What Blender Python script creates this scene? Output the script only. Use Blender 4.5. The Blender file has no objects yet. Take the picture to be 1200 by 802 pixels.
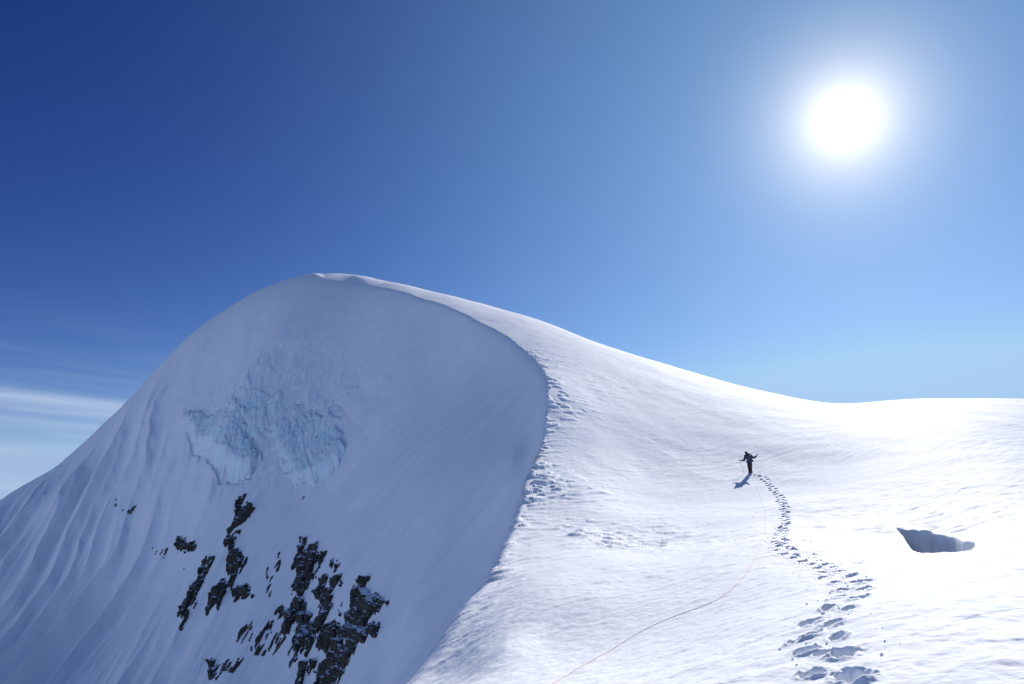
import bpy, bmesh, math, random
import numpy as np
from mathutils import Vector, Matrix

random.seed(7)
rng = np.random.default_rng(7)
sc = bpy.context.scene
C = sc.collection

# ------------------------------------------------------------------ camera
F_PX = 800.0
PITCH = math.atan((640 - 401) / F_PX)
CP, SP = math.cos(PITCH), math.sin(PITCH)
EYE = 1.7


def ray(px, py):
    """azimuth from +Y (to the right) and tangent of elevation of a direction"""
    x = (np.asarray(px, float) - 600) / F_PX
    u = (401 - np.asarray(py, float)) / F_PX
    y = CP - u * SP
    z = SP + u * CP
    return np.arctan2(x, y), z / np.hypot(x, y)


cam = bpy.data.cameras.new('camera')
cam.sensor_width = 36
cam.lens = 24
cam.clip_start = 0.1
cam.clip_end = 200000
cam_ob = bpy.data.objects.new('camera', cam)
C.objects.link(cam_ob)
cam_ob.location = (0, 0, 0)
cam_ob.rotation_euler = (math.pi / 2 + PITCH, 0, 0)
sc.camera = cam_ob

SUN_AZ, SUN_Q = [float(v) for v in ray(990, 140)]
SUN_EL = math.atan(SUN_Q)
SUN = Vector((math.sin(SUN_AZ) * math.cos(SUN_EL), math.cos(SUN_AZ) * math.cos(SUN_EL), math.sin(SUN_EL)))

# ------------------------------------------------------------------ noise
_perm = np.random.default_rng(3).permutation(256)
PERM = np.concatenate([_perm, _perm]).astype(np.int32)
_ga = np.linspace(0, 2 * np.pi, 16, endpoint=False)
GX, GY = np.cos(_ga), np.sin(_ga)


def perlin(x, y, seed=0):
    x = np.asarray(x, float) + seed * 37.17
    y = np.asarray(y, float) + seed * 11.73
    xi = np.floor(x).astype(np.int64)
    yi = np.floor(y).astype(np.int64)
    xf = x - xi
    yf = y - yi
    xi &= 255
    yi &= 255
    u = xf * xf * xf * (xf * (xf * 6 - 15) + 10)
    v = yf * yf * yf * (yf * (yf * 6 - 15) + 10)
    a = PERM[xi]
    b = PERM[(xi + 1) & 255]
    y1 = (yi + 1) & 255

    def g(h, dx, dy):
        h = h & 15
        return GX[h] * dx + GY[h] * dy
    n00 = g(PERM[a + yi], xf, yf)
    n10 = g(PERM[b + yi], xf - 1, yf)
    n01 = g(PERM[a + y1], xf, yf - 1)
    n11 = g(PERM[b + y1], xf - 1, yf - 1)
    return 1.4 * ((n00 * (1 - u) + n10 * u) * (1 - v) + (n01 * (1 - u) + n11 * u) * v)


def fbm(x, y, oct=4, seed=0, gain=0.5):
    s = 0
    a = 1.0
    for i in range(oct):
        s = s + a * perlin(x * 2 ** i, y * 2 ** i, seed + i * 3)
        a *= gain
    return s


def sstep(a, b, x):
    t = np.clip((x - a) / (b - a), 0, 1)
    return t * t * (3 - 2 * t)


# ------------------------------------------------------------------ the two big surfaces of the mountain
# (photo x, photo y, distance in metres); the height field is a thin plate through them
EDGE = [(445, 802, 19), (520, 717, 24), (562, 672, 29), (580, 640, 34), (604, 585, 45), (617, 548, 52.5), (632, 518, 59), (636, 487, 66), (637, 455, 74),
        (629, 430, 82), (606, 407, 91), (583, 389, 99), (560, 378, 105), (533, 364, 112), (491, 350, 124), (445, 338, 138), (411, 333.5, 147), (375, 323, 154)]
SKY_R = [(388, 320.5, 157), (418, 325, 151), (468, 333, 143), (526, 346, 133), (583, 361, 126), (640, 378, 120), (700, 402, 114), (800, 433, 107), (900, 460, 101), (960, 471, 99),
         (1000, 475, 97)]
HUMP = [(1010, 474, 112), (1050, 471, 116), (1100, 468.5, 118), (1200, 468.5, 118), (1320, 474, 118)]

S_PTS = [(960, 795, 7.7), (1200, 795, 7.2), (800, 800, 9.2), (650, 802, 12), (540, 800, 16.5), (590, 760, 17),
         (1010, 690, 13.4), (800, 715, 17), (700, 704, 20), (640, 700, 21.5), (950, 655, 20.5), (915, 640, 25), (1200, 690, 12.4), (920, 590, 44.5), (880, 555, 58),
         (1095, 633, 27), (1200, 620, 25), (760, 640, 33), (700, 600, 42), (1200, 550, 47), (1050, 560, 48), (750, 550, 58),
         (1000, 510, 67), (1200, 500, 73), (640, 750, 17.5), (720, 745, 16.3), (800, 750, 13.5)] + EDGE + SKY_R + HUMP
F_PTS = EDGE + [(300, 345, 160), (345, 328, 156), (370, 322.5, 155), (220, 400, 167), (150, 470, 175), (75, 540, 184), (0, 588, 190), (-120, 680, 198),
                (300, 802, 95), (100, 802, 118), (0, 802, 132), (0, 700, 152), (100, 650, 146), (100, 720, 134), (200, 650, 127), (200, 720, 116),
                (560, 640, 62), (520, 680, 65), (470, 740, 68), (455, 790, 69), (430, 740, 77), (400, 700, 90), (400, 802, 80),
                (560, 500, 85), (500, 560, 86), (600, 540, 66), (450, 500, 106), (520, 420, 107), (350, 580, 112), (340, 480, 125), (250, 560, 126),
                (400, 400, 131), (380, 620, 104), (480, 640, 80)]


def tp(points, extra):
    az, q, r = [], [], []
    for px, py, rr in points:
        a, t = ray(px, py)
        az.append(float(a)); q.append(float(t)); r.append(rr)
    for a, t, rr in extra:
        az.append(a); q.append(t); r.append(rr)
    az = np.array(az); q = np.array(q); r = np.array(r, float)
    r = np.where(r > 75, 75 + (r - 75) * 1.73, r)   # far ground lies further back than first paced out
    W = q + EYE / r
    P = np.stack([az * 4.0, np.log(r) * 1.6], 1)
    n = len(P)
    d2 = ((P[:, None] - P[None]) ** 2).sum(-1)
    K = 0.5 * d2 * np.log(d2 + 1e-12)
    K[np.arange(n), np.arange(n)] = 8e-4
    A = np.zeros((n + 3, n + 3))
    A[:n, :n] = K
    A[:n, n] = 1; A[:n, n + 1:] = P
    A[n, :n] = 1; A[n + 1:, :n] = P.T
    b = np.zeros(n + 3); b[:n] = W
    w = np.linalg.solve(A, b)
    ua = np.linspace(-1.3, 1.3, 261) * 4.0
    vl = np.linspace(math.log(0.3), math.log(900), 360) * 1.6
    U, V = np.meshgrid(ua, vl, indexing='ij')
    T = np.full(U.shape, w[n]) + w[n + 1] * U + w[n + 2] * V
    for i in range(n):
        dd = (U - P[i, 0]) ** 2 + (V - P[i, 1]) ** 2
        T += w[i] * 0.5 * dd * np.log(dd + 1e-12)
    return T


def q_at(px, py):
    a, t = ray(px, py)
    return float(a), float(t)


S_EXTRA = []
for a in (-0.8, -0.4, 0.0, 0.4, 0.8):
    S_EXTRA += [(a, -EYE / 0.6, 0.6), (a, -EYE / 2.0, 2.0), (a, -EYE / 4.0 + 0.015, 4.0)]
S_EXTRA += [(-0.35, -0.05, 14), (-0.35, 0.03, 30), (-0.35, 0.18, 60), (-0.35, 0.38, 110), (-0.6, 0.0, 14), (-0.6, 0.3, 60), (-0.6, 0.5, 110), (-0.6, 0.55, 160), (-0.35, 0.48, 150),
            (0.9, -0.03, 40), (0.9, 0.02, 80), (0.9, -0.2, 8)]
for px, py, r in SKY_R:
    a, t = q_at(px, py)
    S_EXTRA += [(a, t - 0.035, r * 1.25), (a, t - 0.16, r * 1.9), (a, t - 0.45, r * 3.6)] if px < 990 else []
for px, py, r in [(335, 326, 160), (360, 320.5, 159)]:
    a, t = q_at(px, py)
    S_EXTRA += [(a, t + .008, r), (a, t - .02, r * 1.2)]
for px, py, r in HUMP:
    a, t = q_at(px, py)
    S_EXTRA += [(a, t - 0.03, r * 1.3), (a, t - 0.16, r * 1.9), (a, t - 0.45, r * 3.6)]
F_EXTRA = [(-0.65, -0.9, 8), (-0.65, -0.75, 30), (-0.65, -0.5, 80), (-0.3, -0.35, 10), (-0.3, -0.45, 30), (-0.3, -0.32, 65), (-0.17, -0.33, 26), (-0.17, -0.30, 45),
           (-0.08, -0.2, 38), (-0.05, -0.07, 50),
           (-0.3, -0.8, 3), (0.1, 0.35, 20), (0.4, 0.8, 10), (0.1, 0.55, 60), (0.4, 0.9, 40), (0.4, 0.9, 110), (0.1, 0.65, 110), (0.0, 0.5, 130), (0.1, 0.6, 200), (0.5, 0.9, 250)]
for px, py, r in [(300, 345, 160), (345, 328, 156), (370, 322.5, 155), (220, 400, 167), (150, 470, 175), (75, 540, 184), (0, 588, 190), (-120, 680, 198)]:
    a, t = q_at(px, py)
    F_EXTRA += [(a, t - 0.035, r * 1.18), (a, t - 0.2, r * 1.7), (a, t - 0.4, r * 2.4)]
TS = tp(S_PTS, S_EXTRA)
TF = tp(F_PTS, F_EXTRA)


def _cr(t):
    t2 = t * t
    t3 = t2 * t
    return [-.5 * t3 + t2 - .5 * t, 1.5 * t3 - 2.5 * t2 + 1, -1.5 * t3 + 2 * t2 + .5 * t, .5 * t3 - .5 * t2]


def look(T, az, lr):
    a = (np.clip(az, -1.28, 1.28) + 1.3) / 2.6 * 260
    b = (np.clip(lr, math.log(0.31), math.log(880)) - math.log(0.3)) / (math.log(900) - math.log(0.3)) * 359
    i = np.clip(np.floor(a).astype(int), 1, 258)
    j = np.clip(np.floor(b).astype(int), 1, 357)
    wa = _cr(a - i)
    wb = _cr(b - j)
    out = 0
    for m in range(4):
        for n in range(4):
            out = out + wa[m] * wb[n] * T[i + m - 1, j + n - 1]
    return out


def base(az, r):
    lr = np.log(r)
    return look(TS, az, lr) * r - EYE, look(TF, az, lr) * r - EYE


def first_hit(az, q, hfun, lo=2.5, hi=420, n=460):
    rs = np.exp(np.linspace(math.log(lo), math.log(hi), n))
    R = np.broadcast_to(rs, (len(az), n))
    H = hfun(np.broadcast_to(np.asarray(az)[:, None], R.shape), R)
    G = H - np.asarray(q)[:, None] * R
    above = G >= 0
    k = np.argmax(above, 1)
    none = ~above.any(1)
    k = np.clip(k, 1, n - 1)
    ii = np.arange(len(az))
    g0, g1 = G[ii, k - 1], G[ii, k]
    t = np.clip(-g0 / (g1 - g0 + 1e-12), 0, 1)
    r = rs[k - 1] + t * (rs[k] - rs[k - 1])
    r[none] = np.nan
    return r


def hbase(az, r):
    s, f = base(az, r)
    return np.minimum(s, f)


def pix_xyz(pts, hfun=None):
    p = np.array(pts, float)
    az, q = ray(p[:, 0], p[:, 1])
    r = first_hit(az, q, hfun or hbase)
    return np.stack([r * np.sin(az), r * np.cos(az), q * r], 1)


def sdpoly(px, py, poly):
    """signed distance to a polygon, negative inside"""
    px = np.asarray(px, float); py = np.asarray(py, float)
    d = np.full(px.shape, 1e18)
    ins = np.zeros(px.shape, bool)
    n = len(poly)
    for i in range(n):
        ax, ay = poly[i]
        bx, by = poly[(i + 1) % n]
        ex, ey = bx - ax, by - ay
        wx, wy = px - ax, py - ay
        t = np.clip((wx * ex + wy * ey) / (ex * ex + ey * ey + 1e-12), 0, 1)
        d = np.minimum(d, (wx - ex * t) ** 2 + (wy - ey * t) ** 2)
        c = (ay > py) != (by > py)
        xx = ax + (py - ay) / (by - ay + 1e-15) * ex
        ins ^= c & (px < xx)
    d = np.sqrt(d)
    return np.where(ins, -d, d)


# ------------------------------------------------------------------ ice cliffs of the face: outlines on the face as (x, z)
ICE_PX = {
    'lower': [(212, 512), (222, 498), (262, 500), (272, 488), (284, 500), (290, 520), (302, 540), (292, 556), (284, 563), (262, 561), (238, 550), (222, 536)],
    'upper': [(284, 462), (300, 466), (334, 468), (330, 485), (312, 505), (300, 524), (290, 520), (282, 490)],
    'right': [(318, 505), (340, 478), (356, 476), (372, 486), (378, 504), (386, 494), (396, 506), (403, 540), (396, 562), (374, 578), (352, 585), (338, 566), (328, 540)],
}
ICE_PX = {k: [(a, b - 11) for a, b in v] for k, v in ICE_PX.items()}
ICE = {k: pix_xyz(v)[:, [0, 2]] for k, v in ICE_PX.items()}
ICE_AMP = {'lower': 3.0, 'upper': .6, 'right': 1.9}
ICE_BB = {k: (v[:, 0].min() - 6, v[:, 0].max() + 6, v[:, 1].min() - 6, v[:, 1].max() + 6) for k, v in ICE.items()}

# open crevasse on the snow slope: plan outline (x, y)
CREV_PX = [(1051, 620.5), (1064, 622.5), (1078, 624.5), (1090, 624.8), (1094, 628.5), (1108, 630), (1120, 631.5), (1129, 635.5), (1143, 636.5), (1142, 640.5), (1136, 644), (1100, 647), (1080, 647.5), (1070, 644.5), (1060, 632)]
CREV = pix_xyz(CREV_PX)[:, :2]
CREV_MID = pix_xyz([(1093, 628), (1089, 647)])[:, :2]


def ice_mask(x, z):
    """per cliff: signed distance to its outline, wobbling"""
    out = {}
    for k, poly in ICE.items():
        b = ICE_BB[k]
        d = np.full(np.shape(x), 9.0)
        m = (x > b[0]) & (x < b[1]) & (z > b[2]) & (z < b[3])
        if m.any():
            d[m] = sdpoly(x[m], z[m], poly) + 1.1 * fbm(x[m] * .3, z[m] * .3, 4, 60, .6)
        out[k] = d
    return out


LEFT_R = np.array([198, 190, 184, 175, 167, 160, 156, 154, 400], float)
LEFT_R = 75 + (LEFT_R - 75) * 1.73      # how far off the left skyline stands
LEFT_AZ = np.append(ray(np.array([-120, 0, 75, 150, 220, 300, 345, 375]), np.array([680, 588, 540, 470, 400, 345, 328, 323]))[0], -.12)


def face_detail(x, y, zf, r):
    # ribs and runnels running down the fall line, leaning more towards the right wall
    right = sstep(-60, -8, x)
    kk = -.25 + .5 * sstep(-120, -30, x) + .65 * sstep(-60, 0, x)
    c = x - kk * 45 * np.tanh(zf / 45)
    top = sstep(40, 72, zf)
    left = sstep(-50, -105, x)
    wob = 2.2 * perlin(zf * .05, c * .03, 5) + .5 * perlin(zf * .2, c * .1, 6)
    cw = c + wob
    f1 = 1 - np.abs(perlin(cw / 17.0, zf * .012, 11)) * 2
    f2 = 1 - np.abs(perlin(cw / 6.5, zf * .02, 12)) * 2
    f3 = perlin(cw / 1.9, zf * .03, 13)
    f4 = perlin(cw / 0.8, zf * .06, 14)
    g = 1 - right
    amp = (1 - .8 * top) * (.12 + .88 * sstep(3, 34, np.interp(np.arctan2(x, y), LEFT_AZ, LEFT_R) - r))
    d = amp * (g * (.45 + 1.0 * left) * (f1 - .42) * 5.6 + g * (.35 + .55 * left) * (f2 - .42) * 3.2 + (.20 + .10 * g) * f3 * 1.3 + (.20 + .02 * g) * f4 * .4)
    # soft long swells on the right wall
    d = d + right * (1 - .6 * top) * 1.3 * perlin(c / 16.0, zf * .02, 15)
    d = d + right * .42 * perlin(c / 4.0, zf * .03, 115)
    # lumpy snow mushrooms and breaks on the ribs
    lump = fbm(c * .15, zf * .05, 4, 21)
    d = d + amp * (.3 + .5 * left) * lump * (0.9 * g + .12)
    d = d + .03 * fbm(c * .9, zf * .5, 3, 27)
    # scarps and shelves of the glacier above the ice cliffs
    mid = np.exp(-((x + 58) / 26) ** 2 - ((zf - 30) / 19) ** 2)
    d = d + mid * (1.4 * np.abs(perlin(x * .12 + .05 * zf, zf * .07, 31)) + .8 * np.abs(fbm(x * .4, zf * .22, 3, 33)))
    return d


def ice_detail(x, z):
    d = 0
    for k, s in ice_mask(x, z).items():
        poly = ICE[k]
        z0, z1 = poly[:, 1].min(), poly[:, 1].max()
        t = np.clip((z1 - z) / (z1 - z0), 0, 1)
        rise = sstep(0.4, -0.9, s)
        d = d + rise * ICE_AMP[k] * (.12 + .88 * t ** 1.2)
        crag = (1 - np.abs(fbm(x * .55 - z * .12, z * .16, 3, 41)) * 2.0)
        d = d + sstep(-.2, -2.0, s) * (.16 * crag * (1 if k != 'upper' else .35) + .25 * fbm(x * 1.3, z * .9, 3, 43))
        # hollow melted out beneath the lower edge
        if k == 'lower':
            d = d - 1.6 * np.exp(-((s - .9) / 1.0) ** 2) * sstep(.35, .8, t)
    return d


def slope_detail(x, y, r, gap):
    """wind-carved snow: gap = metres the face surface lies above this one (small near the crest)"""
    d = .10 * fbm(x * .12, y * .09, 3, 51)
    far = np.clip(r / 40, .25, 1.6)
    ca, sa = math.cos(math.radians(38)), math.sin(math.radians(38))
    wx = 1.3 * perlin(x * .13, y * .13, 53)
    u = (x * ca + y * sa) + wx
    v = (-x * sa + y * ca) + wx * .6
    near_edge = np.exp(-np.clip(gap, 0, None) / 6.0) * sstep(5, 14, r)
    patch = .25 + .75 * sstep(-.5, .35, fbm(x * .12, y * .075, 3, 55) + near_edge * .35)
    # sastrugi: tongues with a steep broken end, broad on the far slope, finer close by
    str_ = np.clip(near_edge * 1.1, 0, 1) * sstep(110, 70, r)
    wide = np.exp(-np.clip(gap, 0, None) / 20) * sstep(18, 34, r) * sstep(125, 75, r)
    power = np.clip(str_ * .15 + .85 * wide, 0, 1) * sstep(14, 32, r)
    uu = x * .88 + y * .47 + wx * 1.5
    vv = -x * .47 + y * .88 + wx * .8
    n1 = perlin(uu * .48, vv * 1.15, 57) + .40 * perlin(uu * 1.2, vv * 2.2, 157)
    tong = sstep(.10, .26, n1) * (.5 + np.clip(n1, 0, 1))
    n2 = perlin(uu * .85, vv * 2.0, 58) + .3 * perlin(uu * 1.9, vv * 3.1, 158)
    tong2 = sstep(.14, .30, n2) * (.5 + np.clip(n2, 0, 1))
    d = d + patch * power * (.20 * tong + .14 * tong2 * sstep(90, 45, r))
    d = d + .018 * tong2 * sstep(.1, .5, patch) * sstep(60, 20, r) * .6
    # long faint wind ripples everywhere
    d = d + .013 * far * perlin(u * .35, v * 1.3, 61) * (.3 + .7 * patch) + .010 * perlin(u * 1.1, v * 3.3, 62)
    d = d +   .015 * far * np.clip(fbm(u * .22, v * .8, 3, 64), 0, 1) * sstep(40, 70, r) * .6
    # streaks raked down over the rolling edge near the viewer
    e = np.exp(-np.clip(gap, 0, None) / 3.0) * sstep(34, 22, r) * sstep(6, 12, r)
    cx = x * .93 - y * .36
    d = d + e * (.14 * perlin(cx * .9 + .5 * wx, y * .16 + x * .15, 66) + .075 * perlin(cx * 2.6 + wx, y * .4, 67) + .015 * fbm(cx * 4, y * 1.5, 2, 68))
    d = d + .012 * np.clip(fbm(x * 3.1, y * 3.1, 3, 69), -.5, 1) * sstep(45, 12, r)
    return d


def carve(x, y):
    """depth of the crevasse"""
    d = np.zeros(np.shape(x))
    m = (x > CREV[:, 0].min() - 1) & (x < CREV[:, 0].max() + 1) & (y > CREV[:, 1].min() - 1) & (y < CREV[:, 1].max() + 1)
    if m.any():
        xm, ym = x[m], y[m]
        s = sdpoly(xm, ym, CREV)
        a, b = CREV_MID
        side = (xm - a[0]) * (b[1] - a[1]) - (ym - a[1]) * (b[0] - a[0])
        side = side / np.hypot(b[0] - a[0], b[1] - a[1])
        right = sstep(-.04, .04, side * (1 if b[1] < a[1] else -1) * -1)
        deep = sstep(0.0, -.10, s) * 2.6
        shal = sstep(0.0, -.16, s) * 1.5 + sstep(-.1, -1.2, s) * .6
        d[m] = np.where(np.abs(side) < .05, deep * .9, deep * (1 - right) + shal * right)
    return d


def hfull(az, r, parts=False):
    x = r * np.sin(az)
    y = r * np.cos(az)
    s, f = base(az, r)
    x, y, s, f, rr = np.broadcast_arrays(x, y, s, f, r)
    gap = f - s
    s2 = np.array(s)
    f2 = np.array(f)
    m = gap > -4.5
    s2[m] += slope_detail(x[m], y[m], rr[m], gap[m])
    m = gap < 4.5
    fade = sstep(0.3, 7.0, -gap[m])
    f2[m] += face_detail(x[m], y[m], f[m], rr[m]) * (.06 + .94 * fade) + ice_detail(x[m], f[m])
    k = 1.1 + 1.1 * sstep(125, 85, r)
    hh = np.clip(.5 + .5 * (f2 - s2) / k, 0, 1)
    h = f2 * (1 - hh) + s2 * hh - k * hh * (1 - hh)
    if parts:
        return h, s2 < f2
    return h


# ------------------------------------------------------------------ footprints
TRACK_PX = [(985, 818), (978, 790), (958, 762), (957, 745), (975, 722), (992, 702), (1003, 686), (986, 677), (968, 669), (960, 660), (937, 654),
            (915, 644), (914, 630), (920, 612), (920, 598), (914, 583), (903, 569), (893, 560), (883, 556)]
tr = pix_xyz(TRACK_PX)


def densify(P, step):
    out = [P[0]]
    for a, b in zip(P[:-1], P[1:]):
        n = max(1, int(np.ceil(np.linalg.norm(b - a) / step)))
        for i in range(1, n + 1):
            out.append(a + (b - a) * i / n)
    return np.array(out)


trd = densify(tr[:, :2], .05)
for _ in range(12):
    trd[1:-1] = (trd[:-2] + trd[2:] + 2 * trd[1:-1]) / 4
seg = np.concatenate([[0], np.cumsum(np.linalg.norm(np.diff(trd, axis=0), axis=1))])
PRINTS = []
s_at = 0.0
side = 1
while s_at < seg[-1]:
    p = np.array([np.interp(s_at, seg, trd[:, 0]), np.interp(s_at, seg, trd[:, 1])])
    p2 = np.array([np.interp(s_at + .2, seg, trd[:, 0]), np.interp(s_at + .2, seg, trd[:, 1])])
    t = p2 - p
    t = t / (np.linalg.norm(t) + 1e-9)
    nrm = np.array([-t[1], t[0]])
    rr = np.linalg.norm(p)
    if np.linalg.norm(p2 - p) > 1e-6:
        w = .13 if rr > 24 else .19
        c = p + nrm * side * (w + rng.normal(0, .05)) + t * rng.normal(0, .05)
        big = .88 if rr < 24 else .95
        PRINTS.append((c[0], c[1], math.atan2(t[1], t[0]) + rng.normal(0, .35), .19 * big * rng.uniform(.85, 1.2), .12 * big * rng.uniform(.85, 1.25), (.155 if rr < 24 else .18) * rng.uniform(.6, 1.2)))
    if rr < 24 and rng.random() < .45:      # kicked-out lumps and hollows beside the steps
            c2 = p + nrm * rng.normal(0, .38) + t * rng.normal(0, .2)
            PRINTS.append((c2[0], c2[1], rng.uniform(0, 6), .10 * rng.uniform(.5, 1.3), .07 * rng.uniform(.6, 1.3), .09))
    side = -side
    s_at += rng.uniform(.42, .62) if rr < 24 else rng.uniform(.42, .55)


def stamp(az, x, y, z, r, cols_sorted):
    """press the prints into the grid (arrays are columns by rows)"""
    for (cx, cy, th, la, lb, dep) in PRINTS:
        a0 = math.atan2(cx, cy)
        rr = math.hypot(cx, cy)
        half = .75 / rr
        i0, i1 = np.searchsorted(cols_sorted, [a0 - half, a0 + half])
        if i1 <= i0:
            continue
        X, Y = x[i0:i1], y[i0:i1]
        m = (np.abs(X - cx) < .7) & (np.abs(Y - cy) < .7)
        if not m.any():
            continue
        dx, dy = X[m] - cx, Y[m] - cy
        a = dx * math.cos(th) + dy * math.sin(th)
        b = -dx * math.sin(th) + dy * math.cos(th)
        n = fbm(X[m] * 4.5, Y[m] * 4.5, 3, 71)
        d = np.sqrt((a / la) ** 2 + (b / lb) ** 2) + .30 * n
        zz = z[i0:i1]
        zz0 = .013 * fbm(X[m] * 9, Y[m] * 9, 3, 73) * sstep(2.4, 1.2, d) * (1 if rr < 30 else 0)
        dz = zz0 - dep * sstep(1.12, .72, d) + .022 * np.exp(-((d - 1.45) / .3) ** 2) * (1 + 1.5 * n)
        zz[m] = zz[m] + np.where(dz < 0, np.maximum(dz, -dep), dz)


# ------------------------------------------------------------------ terrain grid: fine in front, coarse at the sides and behind
NR = 1150
core = np.linspace(-0.74, 0.72, 1420)
gl = -0.74 - np.cumsum(np.linspace(.0011, .07, 58))
gr = 0.72 + np.cumsum(np.linspace(.0011, .07, 58))
cols = np.concatenate([gl[::-1], core, gr])
cols = cols[(cols > -2.9) & (cols < 2.9)]
NC = len(cols)
lr_f = np.linspace(math.log(.5), math.log(800), 1500)
rf = np.exp(lr_f)
AZ = np.broadcast_to(cols[:, None], (NC, 1500))
RF = np.broadcast_to(rf, (NC, 1500))
sb, fb = base(AZ, RF)
xx, yy = RF * np.sin(AZ), RF * np.cos(AZ)
hb = np.minimum(sb, fb + ice_detail(xx, fb))
hb = hb - carve(xx, yy)
qq = hb / RF
dq = np.abs(np.diff(qq, axis=1))
dq[:, rf[:-1] < 6.5] *= .12
run = np.maximum.accumulate(qq, axis=1)[:, :-1]
seen = sstep(-.014, -.001, qq[:, 1:] - run)
back = rf[None, 1:] > 300
wgt = np.sqrt((dq * 1.25) ** 2 + (np.diff(lr_f)[None] * .085) ** 2) * (.25 + .75 * seen) * np.where(back, .12, 1)
wgt[:, rf[:-1] < 5] *= .25
ker = 40
cs = np.cumsum(np.concatenate([np.repeat(wgt[:1], ker, 0), wgt, np.repeat(wgt[-1:], ker, 0)]), axis=0)
wgt = (cs[2 * ker:] - cs[:-2 * ker]) / (2 * ker)
cum = np.concatenate([np.zeros((NC, 1)), np.cumsum(wgt, 1)], 1)
cum /= cum[:, -1:]
tt = np.linspace(0, 1, NR)
R = np.empty((NC, NR))
for i in range(NC):
    R[i] = np.exp(np.interp(tt, cum[i], lr_f))
A = np.broadcast_to(cols[:, None], R.shape)
H, sunny = hfull(A, R, True)
X, Y = R * np.sin(A), R * np.cos(A)
cd = carve(X, Y)
H = H - cd
stamp(A, X, Y, H, R, cols)


def mesh_from(name, co, quads, mat, normals=None, smooth=True):
    me = bpy.data.meshes.new(name)
    me.vertices.add(len(co))
    me.vertices.foreach_set('co', np.ascontiguousarray(co, np.float32).ravel())
    me.loops.add(quads.size)
    me.loops.foreach_set('vertex_index', np.ascontiguousarray(quads, np.int32).ravel())
    n = len(quads)
    me.polygons.add(n)
    me.polygons.foreach_set('loop_start', np.arange(0, quads.size, quads.shape[1], dtype=np.int32))
    me.polygons.foreach_set('loop_total', np.full(n, quads.shape[1], np.int32))
    me.update(calc_edges=True)
    if smooth:
        me.polygons.foreach_set('use_smooth', np.ones(n, bool))
    if normals is not None:
        me.normals_split_custom_set_from_vertices(normals)
    if mat:
        me.materials.append(mat)
    return me


def link(name, me, parent=None):
    o = bpy.data.objects.new(name, me)
    C.objects.link(o)
    if parent:
        o.parent = parent
    return o


def sub_mesh(co, quads, nrm, name, mat):
    used = np.zeros(len(co), bool)
    used[quads.ravel()] = True
    idx = np.cumsum(used) - 1
    return mesh_from(name, co[used], idx[quads], mat, nrm[used] if nrm is not None else None)


# ------------------------------------------------------------------ materials
def new_mat(name):
    m = bpy.data.materials.new(name)
    m.use_nodes = True
    nt = m.node_tree
    return m, nt, nt.nodes['Principled BSDF']


def N(nt, typ, **kw):
    n = nt.nodes.new(typ)
    for k, v in kw.items():
        if hasattr(n, k):
            setattr(n, k, v)
        else:
            n.inputs[k].default_value = v
    return n


def snow_material():
    m, nt, b = new_mat('snow')
    b.inputs['Roughness'].default_value = .75
    b.inputs['Specular IOR Level'].default_value = .03
    co = N(nt, 'ShaderNodeTexCoord')
    n1 = N(nt, 'ShaderNodeTexNoise', Scale=.16, Detail=7.0, Roughness=.6)
    rmp = N(nt, 'ShaderNodeValToRGB')
    rmp.color_ramp.elements[0].position = .35
    rmp.color_ramp.elements[0].color = (.83, .86, .89, 1)
    rmp.color_ramp.elements[1].position = .7
    rmp.color_ramp.elements[1].color = (.905, .915, .93, 1)
    n2 = N(nt, 'ShaderNodeTexNoise', Scale=14.0, Detail=6.0)
    n3 = N(nt, 'ShaderNodeTexNoise', Scale=2.2, Detail=4.0)
    b1 = N(nt, 'ShaderNodeBump', Strength=.35, Distance=.02)
    b2 = N(nt, 'ShaderNodeBump', Strength=.30, Distance=.07)
    L = nt.links.new
    L(co.outputs['Object'], n1.inputs['Vector'])
    L(co.outputs['Object'], n2.inputs['Vector'])
    L(co.outputs['Object'], n3.inputs['Vector'])
    L(n1.outputs['Fac'], rmp.inputs['Fac'])
    L(rmp.outputs['Color'], b.inputs['Base Color'])
    L(n3.outputs['Fac'], b2.inputs['Height'])
    L(n2.outputs['Fac'], b1.inputs['Height'])
    L(b2.outputs['Normal'], b1.inputs['Normal'])
    L(b1.outputs['Normal'], b.inputs['Normal'])
    return m


def ice_material():
    m, nt, b = new_mat('glacier_ice')
    b.inputs['Roughness'].default_value = .38
    b.inputs['Specular IOR Level'].default_value = .4
    co = N(nt, 'ShaderNodeTexCoord')
    mp = N(nt, 'ShaderNodeMapping')
    mp.inputs['Scale'].default_value = (.30, .30, .12)
    n1 = N(nt, 'ShaderNodeTexNoise', Scale=1.0, Detail=7.0, Roughness=.62)
    rmp = N(nt, 'ShaderNodeValToRGB')
    e = rmp.color_ramp.elements
    e[0].position = .33
    e[0].color = (.62, .85, .88, 1)
    e[1].position = .62
    e[1].color = (.87, .90, .92, 1)
    k = e.new(.48)
    k.color = (.78, .90, .92, 1)
    bp = N(nt, 'ShaderNodeBump', Strength=.18, Distance=.2)
    L = nt.links.new
    L(co.outputs['Object'], mp.inputs['Vector'])
    L(mp.outputs['Vector'], n1.inputs['Vector'])
    L(n1.outputs['Fac'], rmp.inputs['Fac'])
    L(rmp.outputs['Color'], b.inputs['Base Color'])
    L(n1.outputs['Fac'], bp.inputs['Height'])
    L(bp.outputs['Normal'], b.inputs['Normal'])
    return m


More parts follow.
